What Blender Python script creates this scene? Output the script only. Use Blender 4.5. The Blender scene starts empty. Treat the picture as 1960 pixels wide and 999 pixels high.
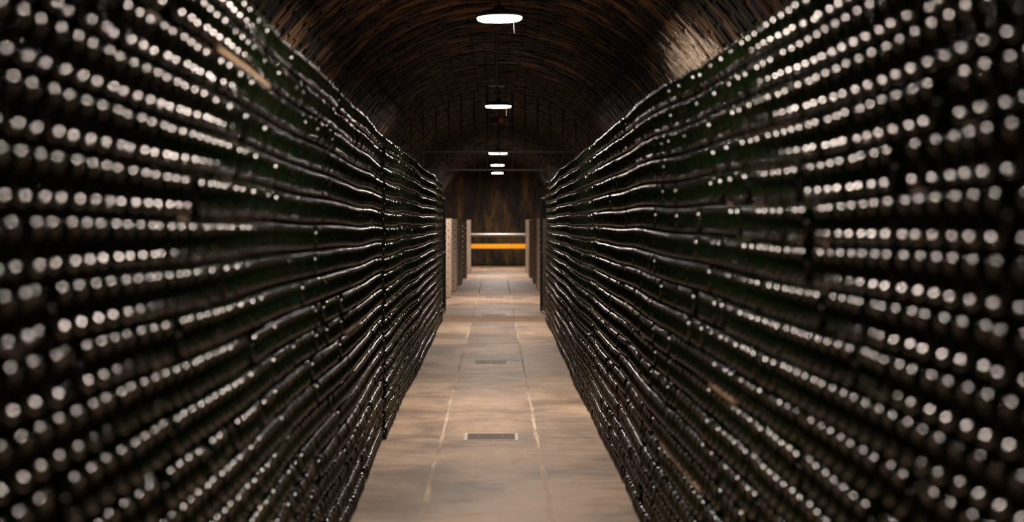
import bpy, bmesh, math, random
from mathutils import Vector, Matrix, Euler
import numpy as np
R = math.radians
rnd = random.Random(7)
scene = bpy.context.scene
COL = scene.collection

# ------------------------------------------------------------------ camera, world, exposure
IMW, IMH = 1960.0, 999.0
LENS = 50.0
FPX = LENS / 36.0 * IMW
CAM_H = 1.413
VPX, VPY = 951.0, 426.0            # vanishing point of the aisle in the photograph
cam_data = bpy.data.cameras.new('camera')
cam = bpy.data.objects.new('camera', cam_data)
COL.objects.link(cam)
cam_data.lens = LENS
cam_data.sensor_width = 36.0
cam_data.clip_start = 0.05
cam_data.clip_end = 200
PITCH = math.atan((IMH / 2 - VPY) / FPX)
YAW = math.atan((IMW / 2 - VPX) / FPX)
cam.location = (0, 0, CAM_H)
cam.rotation_euler = (R(90) - PITCH, 0, -YAW)
cam_data.dof.use_dof = True
cam_data.dof.focus_distance = 12.5
cam_data.dof.aperture_fstop = 2.0
scene.camera = cam

world = bpy.data.worlds.new('cellar_air')
scene.world = world
world.use_nodes = True
world.node_tree.nodes['Background'].inputs[0].default_value = (1.0, 0.85, 0.75, 1)
world.node_tree.nodes['Background'].inputs[1].default_value = 0.0
scene.view_settings.view_transform = 'Standard'
scene.view_settings.look = 'None'
scene.view_settings.gamma = 1.0
scene.view_settings.use_curve_mapping = False
scene.view_settings.exposure = 0.0
try:
    scene.cycles.max_bounces = 6
    scene.cycles.sample_clamp_indirect = 4.0
    scene.cycles.caustics_reflective = False
    scene.cycles.caustics_refractive = False
except Exception:
    pass
LAMP_COLOR = (1.0, 0.84, 0.735)
# depth along the aisle, relative strength
LAMPS = [(-3.6, 1.0), (3.9, 1.0), (10.54, 1.0), (18.5, 1.0), (25.9, 1.0), (37.4, 1.2), (43.3, 1.25)]
LAMP_Z = CAM_H + 1.51
LAMP_POWER = 92.0            # watts of each lamp disc
LAMP_R = 0.165

def project(p):
    d = Vector(p) - cam.location
    m = cam.rotation_euler.to_matrix()
    l = m.transposed() @ d
    if l.z > -0.01:
        return None
    return (IMW / 2 + FPX * l.x / -l.z, IMH / 2 - FPX * l.y / -l.z, -l.z)

# ------------------------------------------------------------------ node helpers
def mat(name):
    m = bpy.data.materials.new(name)
    m.use_nodes = True
    nt = m.node_tree
    b = nt.nodes['Principled BSDF']
    return m, nt, b

def node(nt, typ, **kw):
    n = nt.nodes.new(typ)
    for k, v in kw.items():
        setattr(n, k, v)
    return n

def noise(nt, vec, scale, detail=6, rough=0.6, dist=0.0):
    n = node(nt, 'ShaderNodeTexNoise')
    n.inputs['Scale'].default_value = scale
    n.inputs['Detail'].default_value = detail
    n.inputs['Roughness'].default_value = rough
    n.inputs['Distortion'].default_value = dist
    if vec is not None:
        nt.links.new(vec, n.inputs['Vector'])
    return n.outputs['Fac']

def ramp(nt, fac, stops):
    n = node(nt, 'ShaderNodeValToRGB')
    cr = n.color_ramp
    while len(cr.elements) < len(stops):
        cr.elements.new(0.5)
    for e, (p, c) in zip(cr.elements, stops):
        e.position = p
        e.color = (c[0], c[1], c[2], 1) if not isinstance(c, (int, float)) else (c, c, c, 1)
    nt.links.new(fac, n.inputs['Fac'])
    return n.outputs['Color']

def mixc(nt, fac, a, b, typ='MIX'):
    n = node(nt, 'ShaderNodeMix', data_type='RGBA', blend_type=typ)
    for sock, v in ((n.inputs[0], fac), (n.inputs[6], a), (n.inputs[7], b)):
        if hasattr(v, 'links'):
            nt.links.new(v, sock)
        elif isinstance(v, (int, float)):
            sock.default_value = v
        else:
            sock.default_value = (v[0], v[1], v[2], 1)
    return n.outputs[2]

def mapping(nt, scale=(1, 1, 1), loc=(0, 0, 0), rot=(0, 0, 0), kind='Object', world_pos=False):
    if world_pos:
        g = node(nt, 'ShaderNodeNewGeometry').outputs['Position']
    else:
        g = node(nt, 'ShaderNodeTexCoord').outputs[kind]
    m = node(nt, 'ShaderNodeMapping')
    m.inputs['Scale'].default_value = scale
    m.inputs['Location'].default_value = loc
    m.inputs['Rotation'].default_value = rot
    nt.links.new(g, m.inputs['Vector'])
    return m.outputs['Vector']

def bump(nt, b, height, strength=0.3, dist=0.02):
    n = node(nt, 'ShaderNodeBump')
    n.inputs['Strength'].default_value = strength
    n.inputs['Distance'].default_value = dist
    nt.links.new(height, n.inputs['Height'])
    nt.links.new(n.outputs['Normal'], b.inputs['Normal'])

def mathn(nt, op, a, b=None, clamp=False):
    n = node(nt, 'ShaderNodeMath', operation=op, use_clamp=clamp)
    for i, v in enumerate((a, b)):
        if v is None:
            continue
        if hasattr(v, 'links'):
            nt.links.new(v, n.inputs[i])
        else:
            n.inputs[i].default_value = v
    return n.outputs[0]

# ------------------------------------------------------------------ materials
def make_glass():
    m, nt, b = mat('dark_green_glass')
    oi = node(nt, 'ShaderNodeObjectInfo')
    col = ramp(nt, oi.outputs['Random'], [(0.0, (0.0020, 0.0032, 0.0012)), (0.6, (0.0020, 0.0050, 0.0010)), (1.0, (0.004, 0.0046, 0.002))])
    nt.links.new(col, b.inputs['Base Color'])
    rr = ramp(nt, oi.outputs['Random'], [(0.0, 0.06), (0.6, 0.085), (0.9, 0.12), (1.0, 0.2)])
    nt.links.new(rr, b.inputs['Roughness'])
    b.inputs['IOR'].default_value = 1.47
    return m

def make_concrete(name='worn_concrete', k=1.0):
    m, nt, b = mat(name)
    v = mapping(nt, world_pos=True)
    vs = mapping(nt, scale=(0.6, 2.2, 1), world_pos=True)
    n1 = noise(nt, v, 1.1, 5, 0.6, 0.4)
    n2 = noise(nt, vs, 5.0, 8, 0.65, 0.2)
    n3 = noise(nt, v, 60, 4, 0.6)
    c = ramp(nt, n1, [(0.36, (0.24, 0.168, 0.115)), (0.5, (0.47, 0.335, 0.225)), (0.64, (0.63, 0.455, 0.305))])
    c2 = ramp(nt, n2, [(0.32, (0.42, 0.40, 0.38)), (0.56, (1, 1, 1))])
    c = mixc(nt, 0.75, c, c2, 'MULTIPLY')
    c3 = ramp(nt, n3, [(0.3, (0.8, 0.8, 0.8)), (0.6, (1, 1, 1))])
    c = mixc(nt, 0.6, c, c3, 'MULTIPLY')
    # rusty-orange tint along the slab edges
    n4 = noise(nt, mapping(nt, scale=(3.0, 0.35, 1), loc=(4, 1, 0), world_pos=True), 1.3, 4, 0.6, 0.3)
    c = mixc(nt, ramp(nt, n4, [(0.58, 0.0), (0.72, 0.55)]), c, (0.36, 0.21, 0.10))
    # grey worn stains
    n5 = noise(nt, mapping(nt, scale=(1.0, 0.5, 1), loc=(0, 3.3, 0), world_pos=True), 1.0, 5, 0.6, 0.5)
    c = mixc(nt, ramp(nt, n5, [(0.55, 0.0), (0.68, 0.55)]), c, (0.20, 0.155, 0.12))
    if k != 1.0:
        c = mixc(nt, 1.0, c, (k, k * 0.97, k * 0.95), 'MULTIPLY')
    nt.links.new(c, b.inputs['Base Color'])
    nt.links.new(ramp(nt, n2, [(0.2, 0.45), (0.8, 0.7)]), b.inputs['Roughness'])
    bump(nt, b, n2, 0.25, 0.01)
    return m

def simple(name, color, rough=0.6, metal=0.0, var=0.25, scale=8.0, bmp=0.15, stretch=(1, 1, 1)):
    m, nt, b = mat(name)
    v = mapping(nt, scale=stretch, kind='Object')
    n = noise(nt, v, scale, 5, 0.6, 0.2)
    dark = tuple(c * (1 - var) for c in color)
    lite = tuple(min(1, c * (1 + var)) for c in color)
    nt.links.new(ramp(nt, n, [(0.3, dark), (0.7, lite)]), b.inputs['Base Color'])
    b.inputs['Roughness'].default_value = rough
    b.inputs['Metallic'].default_value = metal
    if bmp:
        bump(nt, b, n, bmp, 0.01)
    return m

def make_vault(name, ring=False):
    """old brick, mostly black with mould; ochre-brown where the brick is bare; a pale saltpetre patch low on the right, with lamp light painted in"""
    m, nt, b = mat(name)
    pos = node(nt, 'ShaderNodeNewGeometry').outputs['Position']
    sep = node(nt, 'ShaderNodeSeparateXYZ'); nt.links.new(pos, sep.inputs[0])
    x, y, z = sep.outputs
    zc = mathn(nt, 'SUBTRACT', z, VC)
    ang = mathn(nt, 'ARCTAN2', x, zc)
    comb = node(nt, 'ShaderNodeCombineXYZ')          # arch-following coordinates: streaks run down round the arch
    nt.links.new(mathn(nt, 'MULTIPLY', ang, 1.9), comb.inputs[0])
    nt.links.new(mathn(nt, 'MULTIPLY', y, 2.6), comb.inputs[1])
    uv = comb.outputs[0]
    comb2 = node(nt, 'ShaderNodeCombineXYZ')         # brick-sized strips running round the arch
    nt.links.new(mathn(nt, 'MULTIPLY', ang, 2.6), comb2.inputs[0])
    nt.links.new(mathn(nt, 'MULTIPLY', y, 5.5), comb2.inputs[1])
    n1 = noise(nt, uv, 1.0, 6, 0.6, 0.5)
    n2 = noise(nt, comb2.outputs[0], 1.0, 6, 0.62, 0.9)
    n3 = noise(nt, pos, 22, 5, 0.65)
    brown = ramp(nt, n2, [(0.3, (0.08, 0.044, 0.024)), (0.5, (0.24, 0.135, 0.068)), (0.68, (0.52, 0.33, 0.165))])
    black = ramp(nt, n3, [(0.3, (0.014, 0.011, 0.010)), (0.7, (0.050, 0.037, 0.031))])
    s = mathn(nt, 'ADD', mathn(nt, 'MULTIPLY', n1, 0.5), mathn(nt, 'MULTIPLY', n2, 0.5))
    # the deeper end of the vault, from about the grille on, is blackened all over
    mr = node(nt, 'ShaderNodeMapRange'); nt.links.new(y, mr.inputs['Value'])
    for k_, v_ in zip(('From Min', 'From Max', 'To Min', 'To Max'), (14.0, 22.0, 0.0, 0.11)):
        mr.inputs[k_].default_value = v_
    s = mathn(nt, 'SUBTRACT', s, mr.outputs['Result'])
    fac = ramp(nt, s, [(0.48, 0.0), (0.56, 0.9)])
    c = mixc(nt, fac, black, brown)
    # pale saltpetre patch, right haunch; the lamp's light on it is painted in too
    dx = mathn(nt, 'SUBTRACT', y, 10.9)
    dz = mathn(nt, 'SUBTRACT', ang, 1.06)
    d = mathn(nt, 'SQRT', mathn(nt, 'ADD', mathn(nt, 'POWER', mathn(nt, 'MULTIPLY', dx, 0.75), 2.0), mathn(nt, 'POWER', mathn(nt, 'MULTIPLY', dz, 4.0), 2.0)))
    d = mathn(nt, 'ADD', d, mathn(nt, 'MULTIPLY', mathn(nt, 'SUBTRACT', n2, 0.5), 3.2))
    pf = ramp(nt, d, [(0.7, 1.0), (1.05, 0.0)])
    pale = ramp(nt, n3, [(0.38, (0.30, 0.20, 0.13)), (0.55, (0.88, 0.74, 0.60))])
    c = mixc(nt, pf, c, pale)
    nt.links.new(c, b.inputs['Base Color'])
    b.inputs['Roughness'].default_value = 0.8
    b.inputs['Specular IOR Level'].default_value = 0.25
    bump(nt, b, mathn(nt, 'ADD', n2, mathn(nt, 'MULTIPLY', n3, 0.5)), 0.45, 0.03)
    return m

def make_farwall():
    m, nt, b = mat('ochre_stained_wall')
    v = mapping(nt, scale=(2.0, 1, 0.55), world_pos=True)
    n1 = noise(nt, v, 1.3, 6, 0.65, 0.4)
    n2 = noise(nt, v, 7, 6, 0.7)
    c = ramp(nt, n1, [(0.40, (0.012, 0.008, 0.006)), (0.52, (0.06, 0.034, 0.016)), (0.68, (0.22, 0.125, 0.03))])
    c = mixc(nt, 0.7, c, ramp(nt, n2, [(0.3, (0.35, 0.35, 0.35)), (0.65, (1, 1, 1))]), 'MULTIPLY')
    nt.links.new(c, b.inputs['Base Color'])
    b.inputs['Roughness'].default_value = 0.85
    bump(nt, b, n2, 0.5, 0.03)
    return m

VC, VR = 1.55, 1.87           # vault: height of the arch centre, radius
M_GLASS = make_glass()
M_CONC = make_concrete()
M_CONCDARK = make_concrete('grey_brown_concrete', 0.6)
M_JOINT = simple('pale_cement_joint', (0.56, 0.45, 0.34), 0.8, 0, 0.45, 2.2)
M_THRESH = simple('ochre_threshold', (0.42, 0.25, 0.12), 0.75, 0, 0.3, 7)
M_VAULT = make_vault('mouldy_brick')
M_FAR = make_farwall()
M_WALL = simple('dark_damp_plaster', (0.07, 0.05, 0.038), 0.9, 0, 0.5, 4, 0.4)
M_WOODOLD = simple('old_lath_wood', (0.11, 0.075, 0.045), 0.75, 0, 0.4, 14, 0.3, (1, 0.1, 1))
M_WOODPALE = simple('pale_lath_wood', (0.27, 0.18, 0.10), 0.7, 0, 0.3, 14, 0.3, (1, 0.1, 1))
M_RACK = simple('grey_rack_wood', (0.42, 0.335, 0.255), 0.75, 0, 0.35, 10, 0.35, (1, 1, 0.12))
M_IRON = simple('black_iron', (0.02, 0.018, 0.017), 0.5, 0.6, 0.4, 20)
M_STEEL = simple('grey_steel', (0.42, 0.41, 0.40), 0.35, 0.9, 0.15, 12, 0)
M_YELLOW = simple('yellow_paint', (0.95, 0.42, 0.01), 0.45, 0, 0.06, 8, 0)
M_ORANGE = simple('orange_panel', (0.90, 0.38, 0.02), 0.5, 0, 0.1, 8, 0)
M_SHADE = simple('grey_enamel', (0.16, 0.15, 0.145), 0.5, 0.3, 0.15, 15, 0)
M_TRUNK = simple('grey_trunking', (0.26, 0.225, 0.20), 0.6, 0, 0.3, 15, 0.1)
M_PLATE = simple('rusty_plate', (0.085, 0.048, 0.038), 0.6, 0.35, 0.4, 25, 0.3)
M_WHITE = simple('white_cement', (0.66, 0.60, 0.52), 0.8, 0, 0.15, 25, 0.2)
M_CREAM = simple('cream_paint', (0.50, 0.42, 0.32), 0.6, 0, 0.2, 10, 0.1)
def make_emit(k):
    m = bpy.data.materials.new('lamp_glow')
    m.use_nodes = True
    nt = m.node_tree
    nt.nodes.clear()
    e = node(nt, 'ShaderNodeEmission')
    e.inputs['Color'].default_value = (*LAMP_COLOR, 1)
    e.inputs['Strength'].default_value = 26.0 * k
    o = node(nt, 'ShaderNodeOutputMaterial')
    nt.links.new(e.outputs[0], o.inputs[0])
    return m

# ------------------------------------------------------------------ mesh helpers
class MB:
    def __init__(self):
        self.v, self.f, self.s = [], [], []
    def add(self, verts, faces, smooth=False):
        o = len(self.v)
        self.v += [tuple(p) for p in verts]
        self.f += [tuple(i + o for i in f) for f in faces]
        self.s += [smooth] * len(faces)
        return self
    def box(self, c, s, rot=None, taper=None):
        hx, hy, hz = s[0] / 2, s[1] / 2, s[2] / 2
        P = [Vector((x, y, z)) for z in (-hz, hz) for y in (-hy, hy) for x in (-hx, hx)]
        if rot is not None:
            q = Euler(rot).to_matrix()
            P = [q @ p for p in P]
        P = [p + Vector(c) for p in P]
        return self.add(P, [(0, 2, 3, 1), (4, 5, 7, 6), (0, 1, 5, 4), (2, 6, 7, 3), (0, 4, 6, 2), (1, 3, 7, 5)])
    def bevbox(self, c, s, b=0.005):
        """box with chamfered edges (octagonal section on every axis)"""
        bm = bmesh.new()
        bmesh.ops.create_cube(bm, size=1.0, matrix=Matrix.Translation(c) @ Matrix.Diagonal((*s, 1)))
        bmesh.ops.bevel(bm, geom=list(bm.edges), offset=b, segments=1, affect='EDGES')
        bm.verts.index_update()
        vs = [v.co.copy() for v in bm.verts]
        fs = [tuple(v.index for v in f.verts) for f in bm.faces]
        bm.free()
        return self.add(vs, fs)
    def tube(self, a, b, r, n=10, r2=None, cap=True):
        a, b = Vector(a), Vector(b)
        r2 = r if r2 is None else r2
        d = (b - a).normalized()
        u = d.orthogonal().normalized()
        w = d.cross(u)
        V = []
        for p, rr in ((a, r), (b, r2)):
            for i in range(n):
                t = 2 * math.pi * i / n
                V.append(p + (u * math.cos(t) + w * math.sin(t)) * rr)
        F = [(i, (i + 1) % n, n + (i + 1) % n, n + i) for i in range(n)]
        self.add(V, F, True)
        if cap:
            self.add(V, [tuple(range(n - 1, -1, -1)), tuple(range(n, 2 * n))])
        return self
    def lathe(self, prof, n=32, axis='z', origin=(0, 0, 0)):
        """prof: (r, h) pairs; first / last radius 0 closes the shape"""
        V, F, idx = [], [], []
        for r, h in prof:
            if r <= 1e-6:
                idx.append([len(V)])
                V.append((0, 0, h))
            else:
                idx.append(list(range(len(V), len(V) + n)))
                for i in range(n):
                    t = 2 * math.pi * i / n
                    V.append((r * math.cos(t), r * math.sin(t), h))
        for A, B in zip(idx, idx[1:]):
            for i in range(n):
                j = (i + 1) % n
                if len(A) == 1 and len(B) == 1:
                    continue
                if len(A) == 1:
                    F.append((A[0], B[j], B[i]))
                elif len(B) == 1:
                    F.append((A[i], A[j], B[0]))
                else:
                    F.append((A[i], A[j], B[j], B[i]))
        if axis == 'x':
            V = [(p[2], p[0], p[1]) for p in V]
        V = [(p[0] + origin[0], p[1] + origin[1], p[2] + origin[2]) for p in V]
        return self.add(V, F, True)
    def mesh(self, name, material=None):
        me = bpy.data.meshes.new(name)
        me.from_pydata(self.v, [], self.f)
        me.polygons.foreach_set('use_smooth', self.s)
        if material:
            me.materials.append(material)
        me.update()
        return me
    def build(self, name, material, parent=None, loc=(0, 0, 0)):
        return link(name, self.mesh(name, material), parent, loc)

def link(name, data, parent=None, loc=(0, 0, 0), rot=(0, 0, 0)):
    o = bpy.data.objects.new(name, data)
    COL.objects.link(o)
    o.location = loc
    o.rotation_euler = rot
    if parent is not None:
        o.parent = parent
    return o

def tag(o, label=None, cat=None, group=None, kind=None):
    if label: o['label'] = label
    if cat: o['category'] = cat
    if group: o['group'] = group
    if kind: o['kind'] = kind
    return o

def empty(name, loc=(0, 0, 0), rz=0):
    o = link(name, None, None, loc, (0, 0, rz))
    o.empty_display_size = 0.1
    return o

ORD = ['first', 'second', 'third', 'fourth', 'fifth', 'sixth', 'seventh', 'eighth', 'ninth', 'tenth', 'eleventh',
       'twelfth', 'thirteenth', 'fourteenth', 'fifteenth', 'sixteenth', 'seventeenth', 'eighteenth', 'nineteenth',
       'twentieth', 'twenty-first', 'twenty-second', 'twenty-third', 'twenty-fourth', 'twenty-fifth', 'twenty-sixth',
       'twenty-seventh', 'twenty-eighth', 'twenty-ninth', 'thirtieth', 'thirty-first', 'thirty-second', 'thirty-third', 'thirty-fourth', 'thirty-fifth']

Y0, Y1 = -6.0, 46.5

# ------------------------------------------------------------------ the setting: floor with slabs
fl = MB(); fl.box((0, (Y0 + Y1) / 2, -0.0965), (4.2, Y1 - Y0 + 0.6, 0.19))
floor = tag(fl.build('floor', M_JOINT), 'worn concrete aisle floor with pale cement joints', kind='structure')
def slab(x0, x1, y0, y1, m, name='slab'):
    g = 0.004
    n = max(3, int((y1 - y0) / 0.25))
    rr = random.Random(int(x0 * 1000) * 7 + int(y0 * 100))
    L, Rr = [], []
    for i in range(n + 1):
        y = y0 + 0.003 + (y1 - y0 - 0.006) * i / n
        L.append((x0 + g + abs(rr.gauss(0, 0.009)), y)); Rr.append((x1 - g - abs(rr.gauss(0, 0.009)), y))
    ring = L + Rr[::-1]
    k = len(ring)
    top = [(x, y, 0.0) for x, y in ring]; bot = [(x, y, -0.02) for x, y in ring]
    F = [(i, i + 1, k - 2 - i, k - 1 - i)[::-1] for i in range(n)]
    b = MB(); b.add(top + bot, F + [(i, k + i, k + (i + 1) % k, (i + 1) % k)[::-1] for i in range(k)])
    return b.build(name, m, floor)
S0, S1 = -0.365, 0.262
ybreaks = [-6, -2.6, 1.0, 4.9, 9.22, 12.6, 16.5, 20.25]
for a, c in zip(ybreaks, ybreaks[1:]):
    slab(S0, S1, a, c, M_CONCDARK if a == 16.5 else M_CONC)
ybl = [-6, -1.5, 3.0, 6.2, 9.3, 13.2, 17.3, 20.25]
for a, c in zip(ybl, ybl[1:]):
    slab(-2.0, S0, a, c, M_CONC); slab(S1, 2.0, a, c, M_CONC)
slab(-2.0, 2.0, 20.25, 21.45, M_THRESH)
yf = [21.45, 24.6, 28.2, 32.0, 36.0, 40.5, 46.4]
for a, c in zip(yf, yf[1:]):
    slab(-2.0, S0, a, c, M_CONC); slab(S0, S1, a, c, M_CONC); slab(S1, 2.0, a, c, M_CONC)

# side walls, end walls
for side, s in (('left', -1), ('right', 1)):
    w = MB(); w.box((s * (VR + 0.15), (Y0 + Y1) / 2, VC / 2), (0.28, Y1 - Y0 + 0.6, VC + 0.1))
    tag(w.build('wall_' + side, M_WALL), 'dark damp cellar side wall', kind='structure')
w = MB(); w.box((0, Y1 + 0.15, 1.8), (4.2, 0.3, 3.8))
tag(w.build('wall_far', M_FAR), 'ochre stained stone end wall', kind='structure')
w = MB(); w.box((0, Y0 - 0.15, 1.8), (4.2, 0.3, 3.8))
tag(w.build('wall_near', M_WALL), 'dark cellar wall behind the viewer', kind='structure')

# ------------------------------------------------------------------ vault: mortar shell + bricks
NA = 64
V, F = [], []
for yy in (Y0 - 0.2, Y1 + 0.2):
    for rr_ in (VR + 0.002, VR + 0.25):
        for i in range(NA + 1):
            t = -math.pi / 2 + math.pi * i / NA
            V.append((rr_ * math.sin(t), yy, VC + rr_ * math.cos(t)))
n1 = NA + 1
for i in range(NA):
    F.append((i, i + 1, 2 * n1 + i + 1, 2 * n1 + i))
    F.append((n1 + i + 1, n1 + i, 3 * n1 + i, 3 * n1 + i + 1))
sh = MB(); sh.add(V, F, True)
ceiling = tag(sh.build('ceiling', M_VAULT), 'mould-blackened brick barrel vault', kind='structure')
# bricks: long side runs round the arch
BL, BW = 0.27, 0.135
nper = int(math.pi * VR / BL)
def brick_shape(variant):
    rr = random.Random(variant)
    hx, hy = BL / 2 - 0.003, BW / 2 - 0.003
    d0 = -0.03
    P = []
    for z, k in ((d0, 1.0), (0.004, 1.0), (0.010, 0.96)):
        for (sx, sy) in ((-1, -1), (1, -1), (1, 1), (-1, 1)):
            j = rr.uniform(0.93, 1.0)
            P.append((sx * hx * k * j, sy * hy * k * rr.uniform(0.92, 1.0), z + (rr.uniform(-0.003, 0.003) if z > 0 else 0)))
    Fc = []
    for l in (0, 4):
        for i in range(4):
            j = (i + 1) % 4
            Fc.append((l + i, l + j, l + 4 + j, l + 4 + i))
    Fc.append((8, 9, 10, 11))
    return P, Fc
shapes = [brick_shape(i) for i in range(8)]
brick_meshes = []
for P, Fc in shapes:
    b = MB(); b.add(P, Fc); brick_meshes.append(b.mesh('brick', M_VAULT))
bricks = []
nrow = int((Y1 - 4.5) / BW)
for iy in range(nrow):
    yc = 4.5 + (iy + 0.5) * BW
    off = 0.5 * (iy % 2)
    for ia in range(nper + 1):
        t = -math.pi / 2 + math.pi * (ia + off) / nper
        if abs(t) > math.pi / 2 - 0.08:
            continue
        rad = VR + rnd.gauss(0, 0.004)
        p = Vector((rad * math.sin(t), yc, VC + rad * math.cos(t)))
        # local z axis points inward (toward the arch centre), local x runs round the arch
        zax = Vector((-math.sin(t), 0, -math.cos(t)))
        xax = Vector((math.cos(t), 0, -math.sin(t)))
        yax = zax.cross(xax)
        M = Matrix((xax, yax, zax)).transposed().to_4x4()
        M = Matrix.Translation(p) @ M @ Euler((rnd.gauss(0, 0.02), rnd.gauss(0, 0.015), rnd.gauss(0, 0.012))).to_matrix().to_4x4()
        q = project(p)
        vis = q is not None and 0 <= q[0] <= IMW and 0 <= q[1] <= IMH
        # above the line of the stack tops, so not hidden behind the bottles
        if vis:
            sx = (VPX - q[0]) if q[0] < VPX else (q[0] - VPX)
            vis = (VPY - q[1]) > 0.88 * sx
        size = 1.0 / q[2] if vis else 0.0
        bricks.append((size, M, rnd.randrange(8)))
order = sorted(range(len(bricks)), key=lambda i: -bricks[i][0])
top = set(order[:300])
bf = MB()
for i, (size, M, k) in enumerate(bricks):
    if i in top:
        o = link('brick', brick_meshes[k], ceiling)
        o.matrix_local = M
    else:
        P, Fc = shapes[k]
        bf.add([M @ Vector(p) for p in P], Fc)
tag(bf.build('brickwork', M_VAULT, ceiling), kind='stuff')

# ------------------------------------------------------------------ bottles
def make_bottle_mesh():
    # (axial, radius) with the base at axial 0: champagne bottle with deep punt
    punt = [(0.034, 0.0), (0.0335, 0.005), (0.031, 0.0095), (0.026, 0.0135), (0.019, 0.0180), (0.012, 0.0225),
            (0.006, 0.0262), (0.0025, 0.0290), (0.0006, 0.0318), (0.0, 0.0345), (0.0008, 0.0372), (0.0030, 0.0398),
            (0.0065, 0.0419), (0.0115, 0.0433), (0.018, 0.0438)]
    body = [(0.150, 0.0438), (0.170, 0.0425), (0.195, 0.0370), (0.220, 0.0285), (0.245, 0.0205), (0.265, 0.0165),
            (0.285, 0.0150), (0.2855, 0.0170), (0.297, 0.0170), (0.2975, 0.0145), (0.311, 0.0145), (0.312, 0.0), ]
    b = MB()
    b.lathe([(r, a) for a, r in punt + body], 36, 'x')
    b.f = [f[::-1] for f in b.f]
    return b.mesh('bottle', M_GLASS)
BOTTLE = make_bottle_mesh()

PITCH_Z, PITCH_Y, NROW = 0.0995, 0.0893, 20
def interp(tab, y):
    if y <= tab[0][0]: return tab[0][1]
    for (a, va), (b_, vb) in zip(tab, tab[1:]):
        if y <= b_:
            return va + (vb - va) * (y - a) / (b_ - a)
    return tab[-1][1]
XL = [(1.2, 0.665), (4, 0.680), (6.65, 0.695), (9.25, 0.735), (9.26, 0.726), (14, 0.745), (20.3, 0.775)]
XR = [(1.2, 0.745), (4, 0.695), (6.65, 0.668), (9.7, 0.678), (9.71, 0.673), (14, 0.680), (20.3, 0.700)]
BREAK = {-1: 9.25, 1: 9.7}
Y_END = 20.3
def wave(side, row, y):
    k = 0 if y < BREAK[side] else 1
    ph = 1.3 * side + 2.1 * k
    w = 0.007 * math.sin(y * 1.15 + ph) + 0.004 * math.sin(y * 2.9 + ph * 2 + row * 0.35)
    near = min(1.0, max(0.0, (7.5 - y) / 2.5))
    near = near * near * (3 - 2 * near)
    return w * (0.15 + row / 20.0) - 0.003 * k + near * (row / 19.0) * (0.042 if side < 0 else -0.028)
def face_x(side, row, y):
    base = interp(XL if side < 0 else XR, y)
    k = 0 if y < BREAK[side] else 1
    return base + 0.006 * math.sin(y * 1.7 + side + k * 2) + 0.004 * math.sin(row * 1.9 + y * 0.8 + side)

all_b = []
for side in (-1, 1):
    for row in range(NROW):
        rr = random.Random(row * 31 + side)
        y = 1.25 + (0.5 * PITCH_Y if row % 2 else 0.0) + rr.uniform(-0.01, 0.01)
        gapdone = False
        while y < Y_END - 0.04:
            z = 0.047 + PITCH_Z * row + wave(side, row, y)
            x = side * (face_x(side, row, y) + rr.gauss(0, 0.0022) + (abs(rr.gauss(0, 0.012)) if rr.random() < 0.12 else 0))
            rx = (0.0, rr.gauss(0, 0.0035), rr.gauss(0, 0.0035) + (math.pi if side < 0 else 0))
            all_b.append((side, row, y, (x, y + rr.gauss(0, 0.0012), z), rx))
            y += PITCH_Y + rr.gauss(0, 0.0006)
# the 300 that show largest become individuals
vis = []
for i, (side, row, y, p, rx) in enumerate(all_b):
    q = project(p)
    if q and -18 < q[0] < IMW + 18 and -18 < q[1] < IMH + 18:
        vis.append((q[2], i))
chosen = {-1: [], 1: []}
for side in (-1, 1):
    chosen[side] = [i for d, i in sorted(v for v in vis if all_b[v[1]][0] == side)][:150]
pick = set(chosen[-1] + chosen[1])
proto = None
count = {}
for side in (-1, 1):
    nm = 'left' if side < 0 else 'right'
    for i in sorted(chosen[side], key=lambda k: (all_b[k][1], all_b[k][2])):
        _, row, y, p, rx = all_b[i]
        k = count[(side, row)] = count.get((side, row), -1) + 1
        o = link('bottle', BOTTLE, None, p, rx)
        tag(o, 'dark green bottle base in %s stack, %s row up from floor, %s from frame edge' % (nm, ORD[row], ORD[k]),
            'bottle', 'nearest bottles of the two stacks')
        proto = proto or o
# the rest: one stuff object, bottles set on points
rest = [b for i, b in enumerate(all_b) if i not in pick]
pts = [b[3] for b in rest]; rots = [b[4] for b in rest]
for (side, row, y, p, rx) in all_b:           # second layer behind, under the vault, for the top rows
    if row >= NROW - 3:
        pts.append((p[0] + side * 0.66, p[1], p[2])); rots.append((rx[0], rx[1], rx[2] + math.pi))
me = bpy.data.meshes.new('stacked_bottles')
me.from_pydata(pts, [], [])
at = me.attributes.new('rot', 'FLOAT_VECTOR', 'POINT')
at.data.foreach_set('vector', np.array(rots, dtype=np.float32).ravel())
me.materials.append(M_GLASS)
stack = link('stacked_bottles', me)
tag(stack, 'thousands of dark green bottles stacked along both sides of the aisle', 'bottles', kind='stuff')
ng = bpy.data.node_groups.new('set_bottles', 'GeometryNodeTree')
ng.interface.new_socket('Geometry', in_out='INPUT', socket_type='NodeSocketGeometry')
ng.interface.new_socket('Geometry', in_out='OUTPUT', socket_type='NodeSocketGeometry')
gi, go = ng.nodes.new('NodeGroupInput'), ng.nodes.new('NodeGroupOutput')
iop = ng.nodes.new('GeometryNodeInstanceOnPoints')
ob = ng.nodes.new('GeometryNodeObjectInfo'); ob.transform_space = 'ORIGINAL'
ob.inputs['Object'].default_value = proto
na = ng.nodes.new('GeometryNodeInputNamedAttribute'); na.data_type = 'FLOAT_VECTOR'
na.inputs['Name'].default_value = 'rot'
e2r = ng.nodes.new('FunctionNodeEulerToRotation')
ng.links.new(gi.outputs[0], iop.inputs['Points'])
ng.links.new(ob.outputs['Geometry'], iop.inputs['Instance'])
ng.links.new(na.outputs['Attribute'], e2r.inputs[0])
ng.links.new(e2r.outputs[0], iop.inputs['Rotation'])
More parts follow.
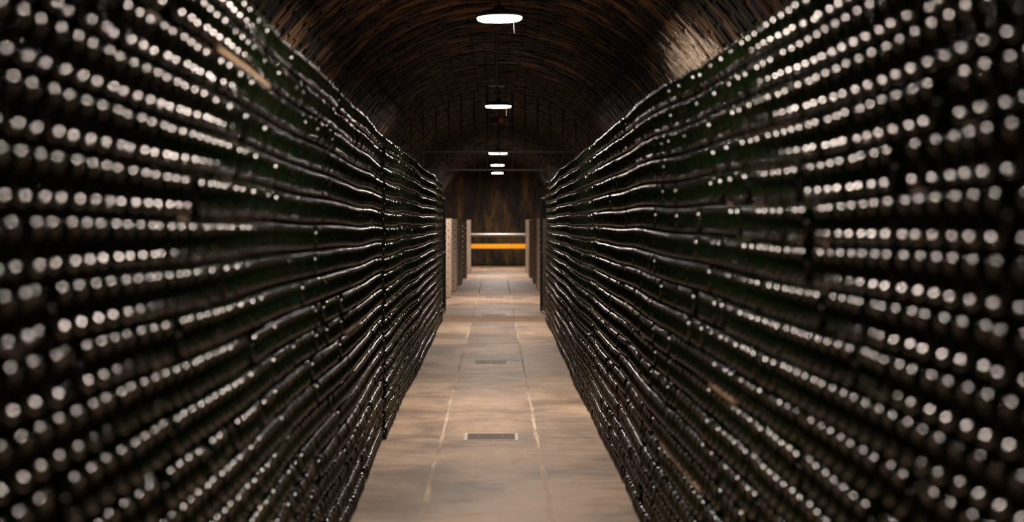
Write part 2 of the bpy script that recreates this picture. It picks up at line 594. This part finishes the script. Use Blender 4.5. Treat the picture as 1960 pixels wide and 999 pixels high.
ng.links.new(iop.outputs['Instances'], go.inputs[0])
md = stack.modifiers.new('set_bottles', 'NODES'); md.node_group = ng

# laths between the rows
LATHS = MB()
def make_lath(side, row, a, c, inset, deep, m):
    n = max(2, int((c - a) / 0.3))
    Vv, Ff = [], []
    for i in range(n + 1):
        y = a + 0.006 + (c - a - 0.012) * i / n
        x0 = side * (face_x(side, row, y) + inset); x1 = x0 + side * deep
        zc = 0.047 + PITCH_Z * (row - 0.5) + (wave(side, row, y) + wave(side, row - 1, y)) / 2
        for x in (x0, x1):
            for z in (zc - 0.0048, zc + 0.0048):
                Vv.append((x, y, z))
    for i in range(n):
        o_ = 4 * i
        for q in ((0, 1), (1, 3), (3, 2), (2, 0)):
            Ff.append((o_ + q[0], o_ + q[1], o_ + 4 + q[1], o_ + 4 + q[0]))
    Ff += [(0, 2, 3, 1), (4 * n, 4 * n + 1, 4 * n + 3, 4 * n + 2)]
    if m is None:
        LATHS.add(Vv, Ff)
        return None
    b = MB(); b.add(Vv, Ff)
    return b.build('lath', m)
for side in (-1, 1):
    nm = 'left' if side < 0 else 'right'
    cuts = [1.2, 5.0, BREAK[side] - 0.03, BREAK[side] + 0.02, 13.0, 16.8, Y_END - 0.02]
    for row in range(1, NROW):
        for a, c in zip(cuts, cuts[1:]):
            if c - a < 0.1:
                continue
            make_lath(side, row, a, c, 0.030, 0.035, None)
tag(LATHS.build('row_laths', M_WOODOLD), 'dark wooden laths lying between the rows of both bottle stacks', 'laths', kind='stuff')
for side, row, a, c, lb in ((-1, 18, 3.45, 4.3, 'short pale wooden lath showing high in the left bottle stack'),
                            (1, 5, 4.85, 5.9, 'short pale wooden lath showing low in the right bottle stack'),
                            (1, 9, 4.2, 4.65, 'very short pale lath at knee-to-waist height in the right bottle stack'),
                            (-1, 9, 6.6, 7.4, 'short pale wooden lath showing low in the left bottle stack')):
    tag(make_lath(side, row, a, c, 0.004, 0.022, M_WOODPALE), lb, 'lath', 'short pale laths in the stacks')

# ------------------------------------------------------------------ lamps
def lamp(y, k, label, tilt=0.0, wire=True):
    LAMP_Z = CAM_H + (1.265 if y == 25.9 else 1.51)      # the one just past the grille hangs lower
    root = empty('ceiling_lamp', (0.02, y, LAMP_Z))
    root.rotation_euler = (0, tilt, 0)
    d = MB(); d.lathe([(0.0, -0.018), (LAMP_R - 0.008, -0.018), (LAMP_R, -0.012), (LAMP_R, 0.004)], 24)
    d.f = [f[::-1] for f in d.f]
    d.build('diffuser', make_emit(k), root)
    li = bpy.data.lights.new('lamp_disc', 'AREA')
    li.shape = 'DISK'; li.size = 2 * LAMP_R
    li.energy = LAMP_POWER * k; li.color = LAMP_COLOR
    link('lamp_disc', li, root, (0, 0, -0.020))
    s = MB(); s.lathe([(0.162, 0.004), (0.172, 0.000), (0.176, 0.008), (0.172, 0.020), (0.12, 0.050), (0.05, 0.062), (0.03, 0.09), (0.0, 0.092)], 32)
    s.build('shade', M_SHADE, root)
    st = MB(); st.tube((0, 0, 0.08), (0, 0, VC + VR - LAMP_Z), 0.009, 10)
    st.build('stem', M_SHADE, root)
    rose = MB(); rose.lathe([(0.0, -0.03), (0.04, -0.028), (0.055, 0.0), (0.0, 0.0)], 20, origin=(0, 0, VC + VR - LAMP_Z))
    rose.build('ceiling_rose', M_SHADE, root)
    if wire:
        w = MB(); w.tube((0.10, -0.13, 0.0), (0.105, -0.13, -0.075), 0.0012, 6); w.tube((0.105, -0.13, -0.075), (0.108, -0.13, -0.135), 0.004, 6)
        w.build('pull_cord', M_IRON, root)
    tag(root, label, 'lamp', 'round lamps along the vault')
    return root
LABELS = ['round white lamp hanging behind the viewer, out of the photo', 'round white lamp hanging over the near aisle, above the photo',
          'largest round glowing lamp, at the top centre of the vault', 'second largest round glowing lamp, above the small orange sign',
          'topmost of the three small glowing lamps seen through the grille bars', 'middle one of the three small glowing lamps in the far vault',
          'lowest and farthest of the small glowing lamps, below the grille']
for (y, k), lb in zip(LAMPS, LABELS):
    lamp(y, k, lb, R(-1.2) if abs(y - 10.54) < 0.1 else 0.0, wire=y in (10.54, 18.5))
# hanging rod with two short arms, between the first two lamps
HB = (0.0, 14.5, CAM_H + 1.385)
h = empty('hanging_bracket', HB)
b = MB(); b.tube((0, 0, 0.02), (0, 0, VC + VR - HB[2] - 0.02), 0.020, 12); b.build('rod', M_TRUNK, h)
b = MB(); b.lathe([(0.0, -0.04), (0.045, -0.036), (0.06, 0.0), (0.0, 0.0)], 20, origin=(0, 0, VC + VR - HB[2])); b.build('ceiling_plate', M_TRUNK, h)
for sx in (-1, 1):
    b = MB(); b.tube((sx * 0.008, 0, 0.004), (sx * 0.035, 0, -0.004 * sx), 0.009, 8); b.tube((sx * 0.035, 0, -0.004 * sx), (sx * 0.08, 0, 0.003), 0.009, 8)
    b.build('arm', M_WHITE, h)
    b = MB(); b.tube((sx * 0.018, 0, -0.004), (sx * 0.018, 0, -0.085), 0.003, 6); b.build('hook', M_IRON, h)
    b = MB(); b.lathe([(0.0, -0.105), (0.009, -0.102), (0.011, -0.095), (0.009, -0.087), (0.0, -0.084)], 10, origin=(sx * 0.018, 0, 0)); b.build('knob', M_STEEL, h)
tag(h, 'grey hanging rod with two short pale arms, between the two largest lamps', 'bracket')

# ------------------------------------------------------------------ grille with open gates
GY = 21.3
g = empty('iron_grille', (0, GY, 0))
def vz(x):
    return VC + math.sqrt(max(0.0, VR * VR - x * x)) - 0.03
xs = [-0.72 + 0.19 * i for i in range(-5, 14)]
for x in xs:
    if abs(x) < 1.72 and vz(x) > 2.25:
        b = MB(); b.tube((x, 0, 2.19), (x, 0, vz(x)), 0.010, 8); b.build('bar', M_IRON, g)
for z in (2.20, 2.47):
    hw = math.sqrt(VR * VR - (z - VC) ** 2) - 0.04
    b = MB(); b.bevbox((0, 0, z), (2 * hw, 0.02, 0.032), 0.003); b.build('rail', M_IRON, g)
for x in (-0.86, 0.80):
    b = MB(); b.bevbox((x, 0, 1.1), (0.04, 0.04, 2.2), 0.004); b.build('post', M_IRON, g)
tag(g, 'black iron grille across the vault above the end of the bottle stacks', 'grille')
def gate(hx, hy, ex, ey, h, label):
    root = empty('iron_gate', (hx, hy, 0))
    L = math.hypot(ex - hx, ey - hy)
    root.rotation_euler = (0, 0, math.atan2(ey - hy, ex - hx))
    for x in (0.015, L - 0.015):
        b = MB(); b.bevbox((x, 0, 0.03 + h / 2), (0.035, 0.035, h), 0.003); b.build('stile', M_IRON, root)
    for z in (0.07, 0.95, h - 0.02):
        b = MB(); b.bevbox((L / 2, 0, z), (L - 0.06, 0.022, 0.035), 0.003); b.build('rail', M_IRON, root)
    n = 5
    for i in range(n):
        x = 0.03 + (L - 0.06) * (i + 1) / (n + 1)
        b = MB(); b.tube((x, 0, 0.08), (x, 0, h - 0.03), 0.008, 8); b.build('bar', M_IRON, root)
    b = MB(); b.bevbox((L - 0.015, 0, 0.017), (0.02, 0.02, 0.03), 0.003); b.build('drop_bolt', M_STEEL, root)
    tag(root, label, 'gate')
gate(0.775, 21.33, 0.695, 22.30, 1.80, 'open black iron gate beside the right-hand bottle stack')
gate(-0.835, 21.33, -0.815, 22.30, 1.80, 'open black iron gate beside the left-hand bottle stack')
# small sign box fixed to the grille under the second lamp
s = empty('sign_box', (0.045, GY - 0.06, 2.935))
b = MB(); b.bevbox((0, 0, 0), (0.30, 0.05, 0.085), 0.006); b.build('housing', M_IRON, s)
b = MB(); b.box((-0.085, -0.027, 0), (0.075, 0.006, 0.06)); b.build('panel', M_PLATE, s)
b = MB(); b.box((0.02, -0.027, 0), (0.075, 0.006, 0.06)); tag(b.build('panel', M_ORANGE, s), 'orange panel')
b = MB(); b.box((0.105, -0.027, 0), (0.06, 0.006, 0.06)); b.build('panel', M_TRUNK, s)
tag(s, 'small dark sign box with one orange panel below the second lamp', 'sign')

# ------------------------------------------------------------------ riddling racks
RW, RH, RT = 0.92, 1.50, 0.045
NC, NR = 6, 10
def board_mesh():
    b = MB()
    MG = 0.045
    cw, ch = (RW - 2 * MG) / NC, (RH - 0.14) / NR
    n = 12
    for side in (0, 1):
        y = -RT / 2 if side == 0 else RT / 2
        for i in range(NC):
            for j in range(NR):
                cx, cz = MG + (i + 0.5) * cw, 0.07 + (j + 0.5) * ch
                V = []
                sq = []
                for k in range(n):
                    t = 2 * math.pi * k / n
                    c_, s_ = math.cos(t), math.sin(t)
                    m = max(abs(c_), abs(s_))
                    sq.append((cx + c_ / m * cw / 2, y, cz + s_ / m * ch / 2))
                    V.append((cx + c_ * 0.028, y, cz + s_ * 0.028))
                Fq = [(k, (k + 1) % n, n + (k + 1) % n, n + k) for k in range(n)]
                if side == 0:
                    b.add(sq + V, Fq)
                    W = [(v[0], RT / 2, v[2]) for v in V]
                    b.add(V + W, [(k, (k + 1) % n, n + (k + 1) % n, n + k) for k in range(n)], True)
                else:
                    b.add(sq + V, [f[::-1] for f in Fq])
    for z0, z1 in ((0, 0.07), (RH - 0.07, RH)):
        b.box((RW / 2, 0, (z0 + z1) / 2), (RW, RT, z1 - z0))
    h0, h1 = 0.07, RH - 0.07
    for x in (MG / 2, RW - MG / 2):
        b.box((x, 0, (h0 + h1) / 2), (MG, RT + 0.006, h1 - h0))
    return b.mesh('board', M_RACK)
BOARD = board_mesh()
cap = MB(); cap.bevbox((RW / 2, 0, 0), (RW + 0.02, 0.10, 0.035), 0.008); CAP = cap.mesh('top_rail', M_RACK)
hg = MB(); hg.tube((0.0, 0, 0), (0.06, 0, 0), 0.014, 8); HINGE = hg.mesh('hinge', M_IRON)
rack_y = [26.6, 29.2, 32.2, 35.6, 39.4]
SP = 0.42
for side in (-1, 1):
    nm = 'left' if side < 0 else 'right'
    for i, y in enumerate(rack_y):
        yy = y + (0.0 if side < 0 else 0.5)
        xi = (0.862 - 0.033 * i) if side < 0 else (0.855 - 0.010 * i)
        x0 = -xi - RW if side < 0 else xi
        r = empty('riddling_rack', (x0, yy + SP, 0))
        a = math.asin((SP - 0.03) / RH)
        zb = 0.012
        o = link('board', BOARD, r, (0, -SP, zb), (-a, 0, 0))
        o = link('board', BOARD, r, (0, SP, zb), (a, 0, 0))
        zt = zb + RH * math.cos(a) + 0.012
        link('top_rail', CAP, r, (0, 0, zt))
        for hx in (0.12, RW - 0.18):
            link('hinge', HINGE, r, (hx, 0, zt - 0.045))
        tag(r, 'grey wooden riddling rack with round holes, %s along the %s side of the far aisle' % (ORD[i], nm),
            'rack', 'riddling racks beyond the grille')

# ------------------------------------------------------------------ end of the aisle: pipe and yellow rail
b = MB(); b.tube((-1.8, 0, 0), (1.8, 0, 0), 0.060, 16)
p = empty('steel_pipe', (0, 45.3, 1.03))
b.build('pipe_run', M_STEEL, p)
for x in (-1.45, 1.45):
    c = MB(); c.tube((x - 0.03, 0, 0), (x + 0.03, 0, 0), 0.075, 16); c.build('flange', M_IRON, p)
    c = MB(); c.tube((x, 0, -1.03), (x, 0, -0.05), 0.03, 10); c.build('support_post', M_IRON, p)
tag(p, 'grey steel pipe across the end of the aisle above the yellow rail', 'pipe')
p = empty('barrier_rail', (0, 44.7, 0))
b = MB(); b.bevbox((0, 0, 0.665), (3.0, 0.06, 0.145), 0.01); b.build('rail', M_YELLOW, p)
for x in (-1.3, 1.3):
    c = MB(); c.bevbox((x, 0.06, 0.37), (0.07, 0.06, 0.74), 0.006); c.build('post', M_IRON, p)
tag(p, 'bright yellow barrier rail across the end of the aisle', 'barrier')

# ------------------------------------------------------------------ floor plates
def plate(x, y, w, d, label, split=False, border=True):
    r = empty('floor_plate', (x, y, 0))
    if border:
        for (cx, cy, sx, sy) in ((0, -d / 2 - 0.012, w + 0.05, 0.024), (0, d / 2 + 0.012, w + 0.05, 0.024), (-w / 2 - 0.012, 0, 0.024, d), (w / 2 + 0.012, 0, 0.024, d)):
            b = MB(); b.bevbox((cx, cy, 0.001), (sx, sy, 0.006), 0.002); b.build('surround', M_WHITE, r)
    halves = [(-w / 4, w / 2 - 0.012), (w / 4, w / 2 - 0.012)] if split else [(0, w)]
    for cx, ww in halves:
        b = MB(); b.bevbox((cx, 0, 0.001), (ww, d, 0.006), 0.002); cov = b.build('cover', M_PLATE, r)
    if split:
        b = MB(); b.bevbox((0, 0, 0.001), (0.02, d, 0.007), 0.002); b.build('divider', M_WHITE, r)
    for sx in (-0.27, 0.27):
        b = MB(); b.lathe([(0.0, 0.008), (0.007, 0.007), (0.009, 0.003)], 10, origin=(sx * w, 0, 0)); b.build('screw', M_STEEL, cov)
    tag(r, label, 'floor plate', 'metal plates set in the aisle floor')
plate(-0.038, 9.34, 0.31, 0.27, 'rusty rectangular floor plate with white cement edge, nearest in the aisle')
plate(-0.062, 14.4, 0.32, 0.30, 'rusty floor plate in two halves, second along the aisle', split=True, border=False)
plate(-0.05, 21.75, 0.36, 0.26, 'dark floor plate just beyond the ochre threshold strip', border=False)
plate(-0.05, 26.8, 0.36, 0.30, 'worn floor plate with pale edges between the first riddling racks', split=True)
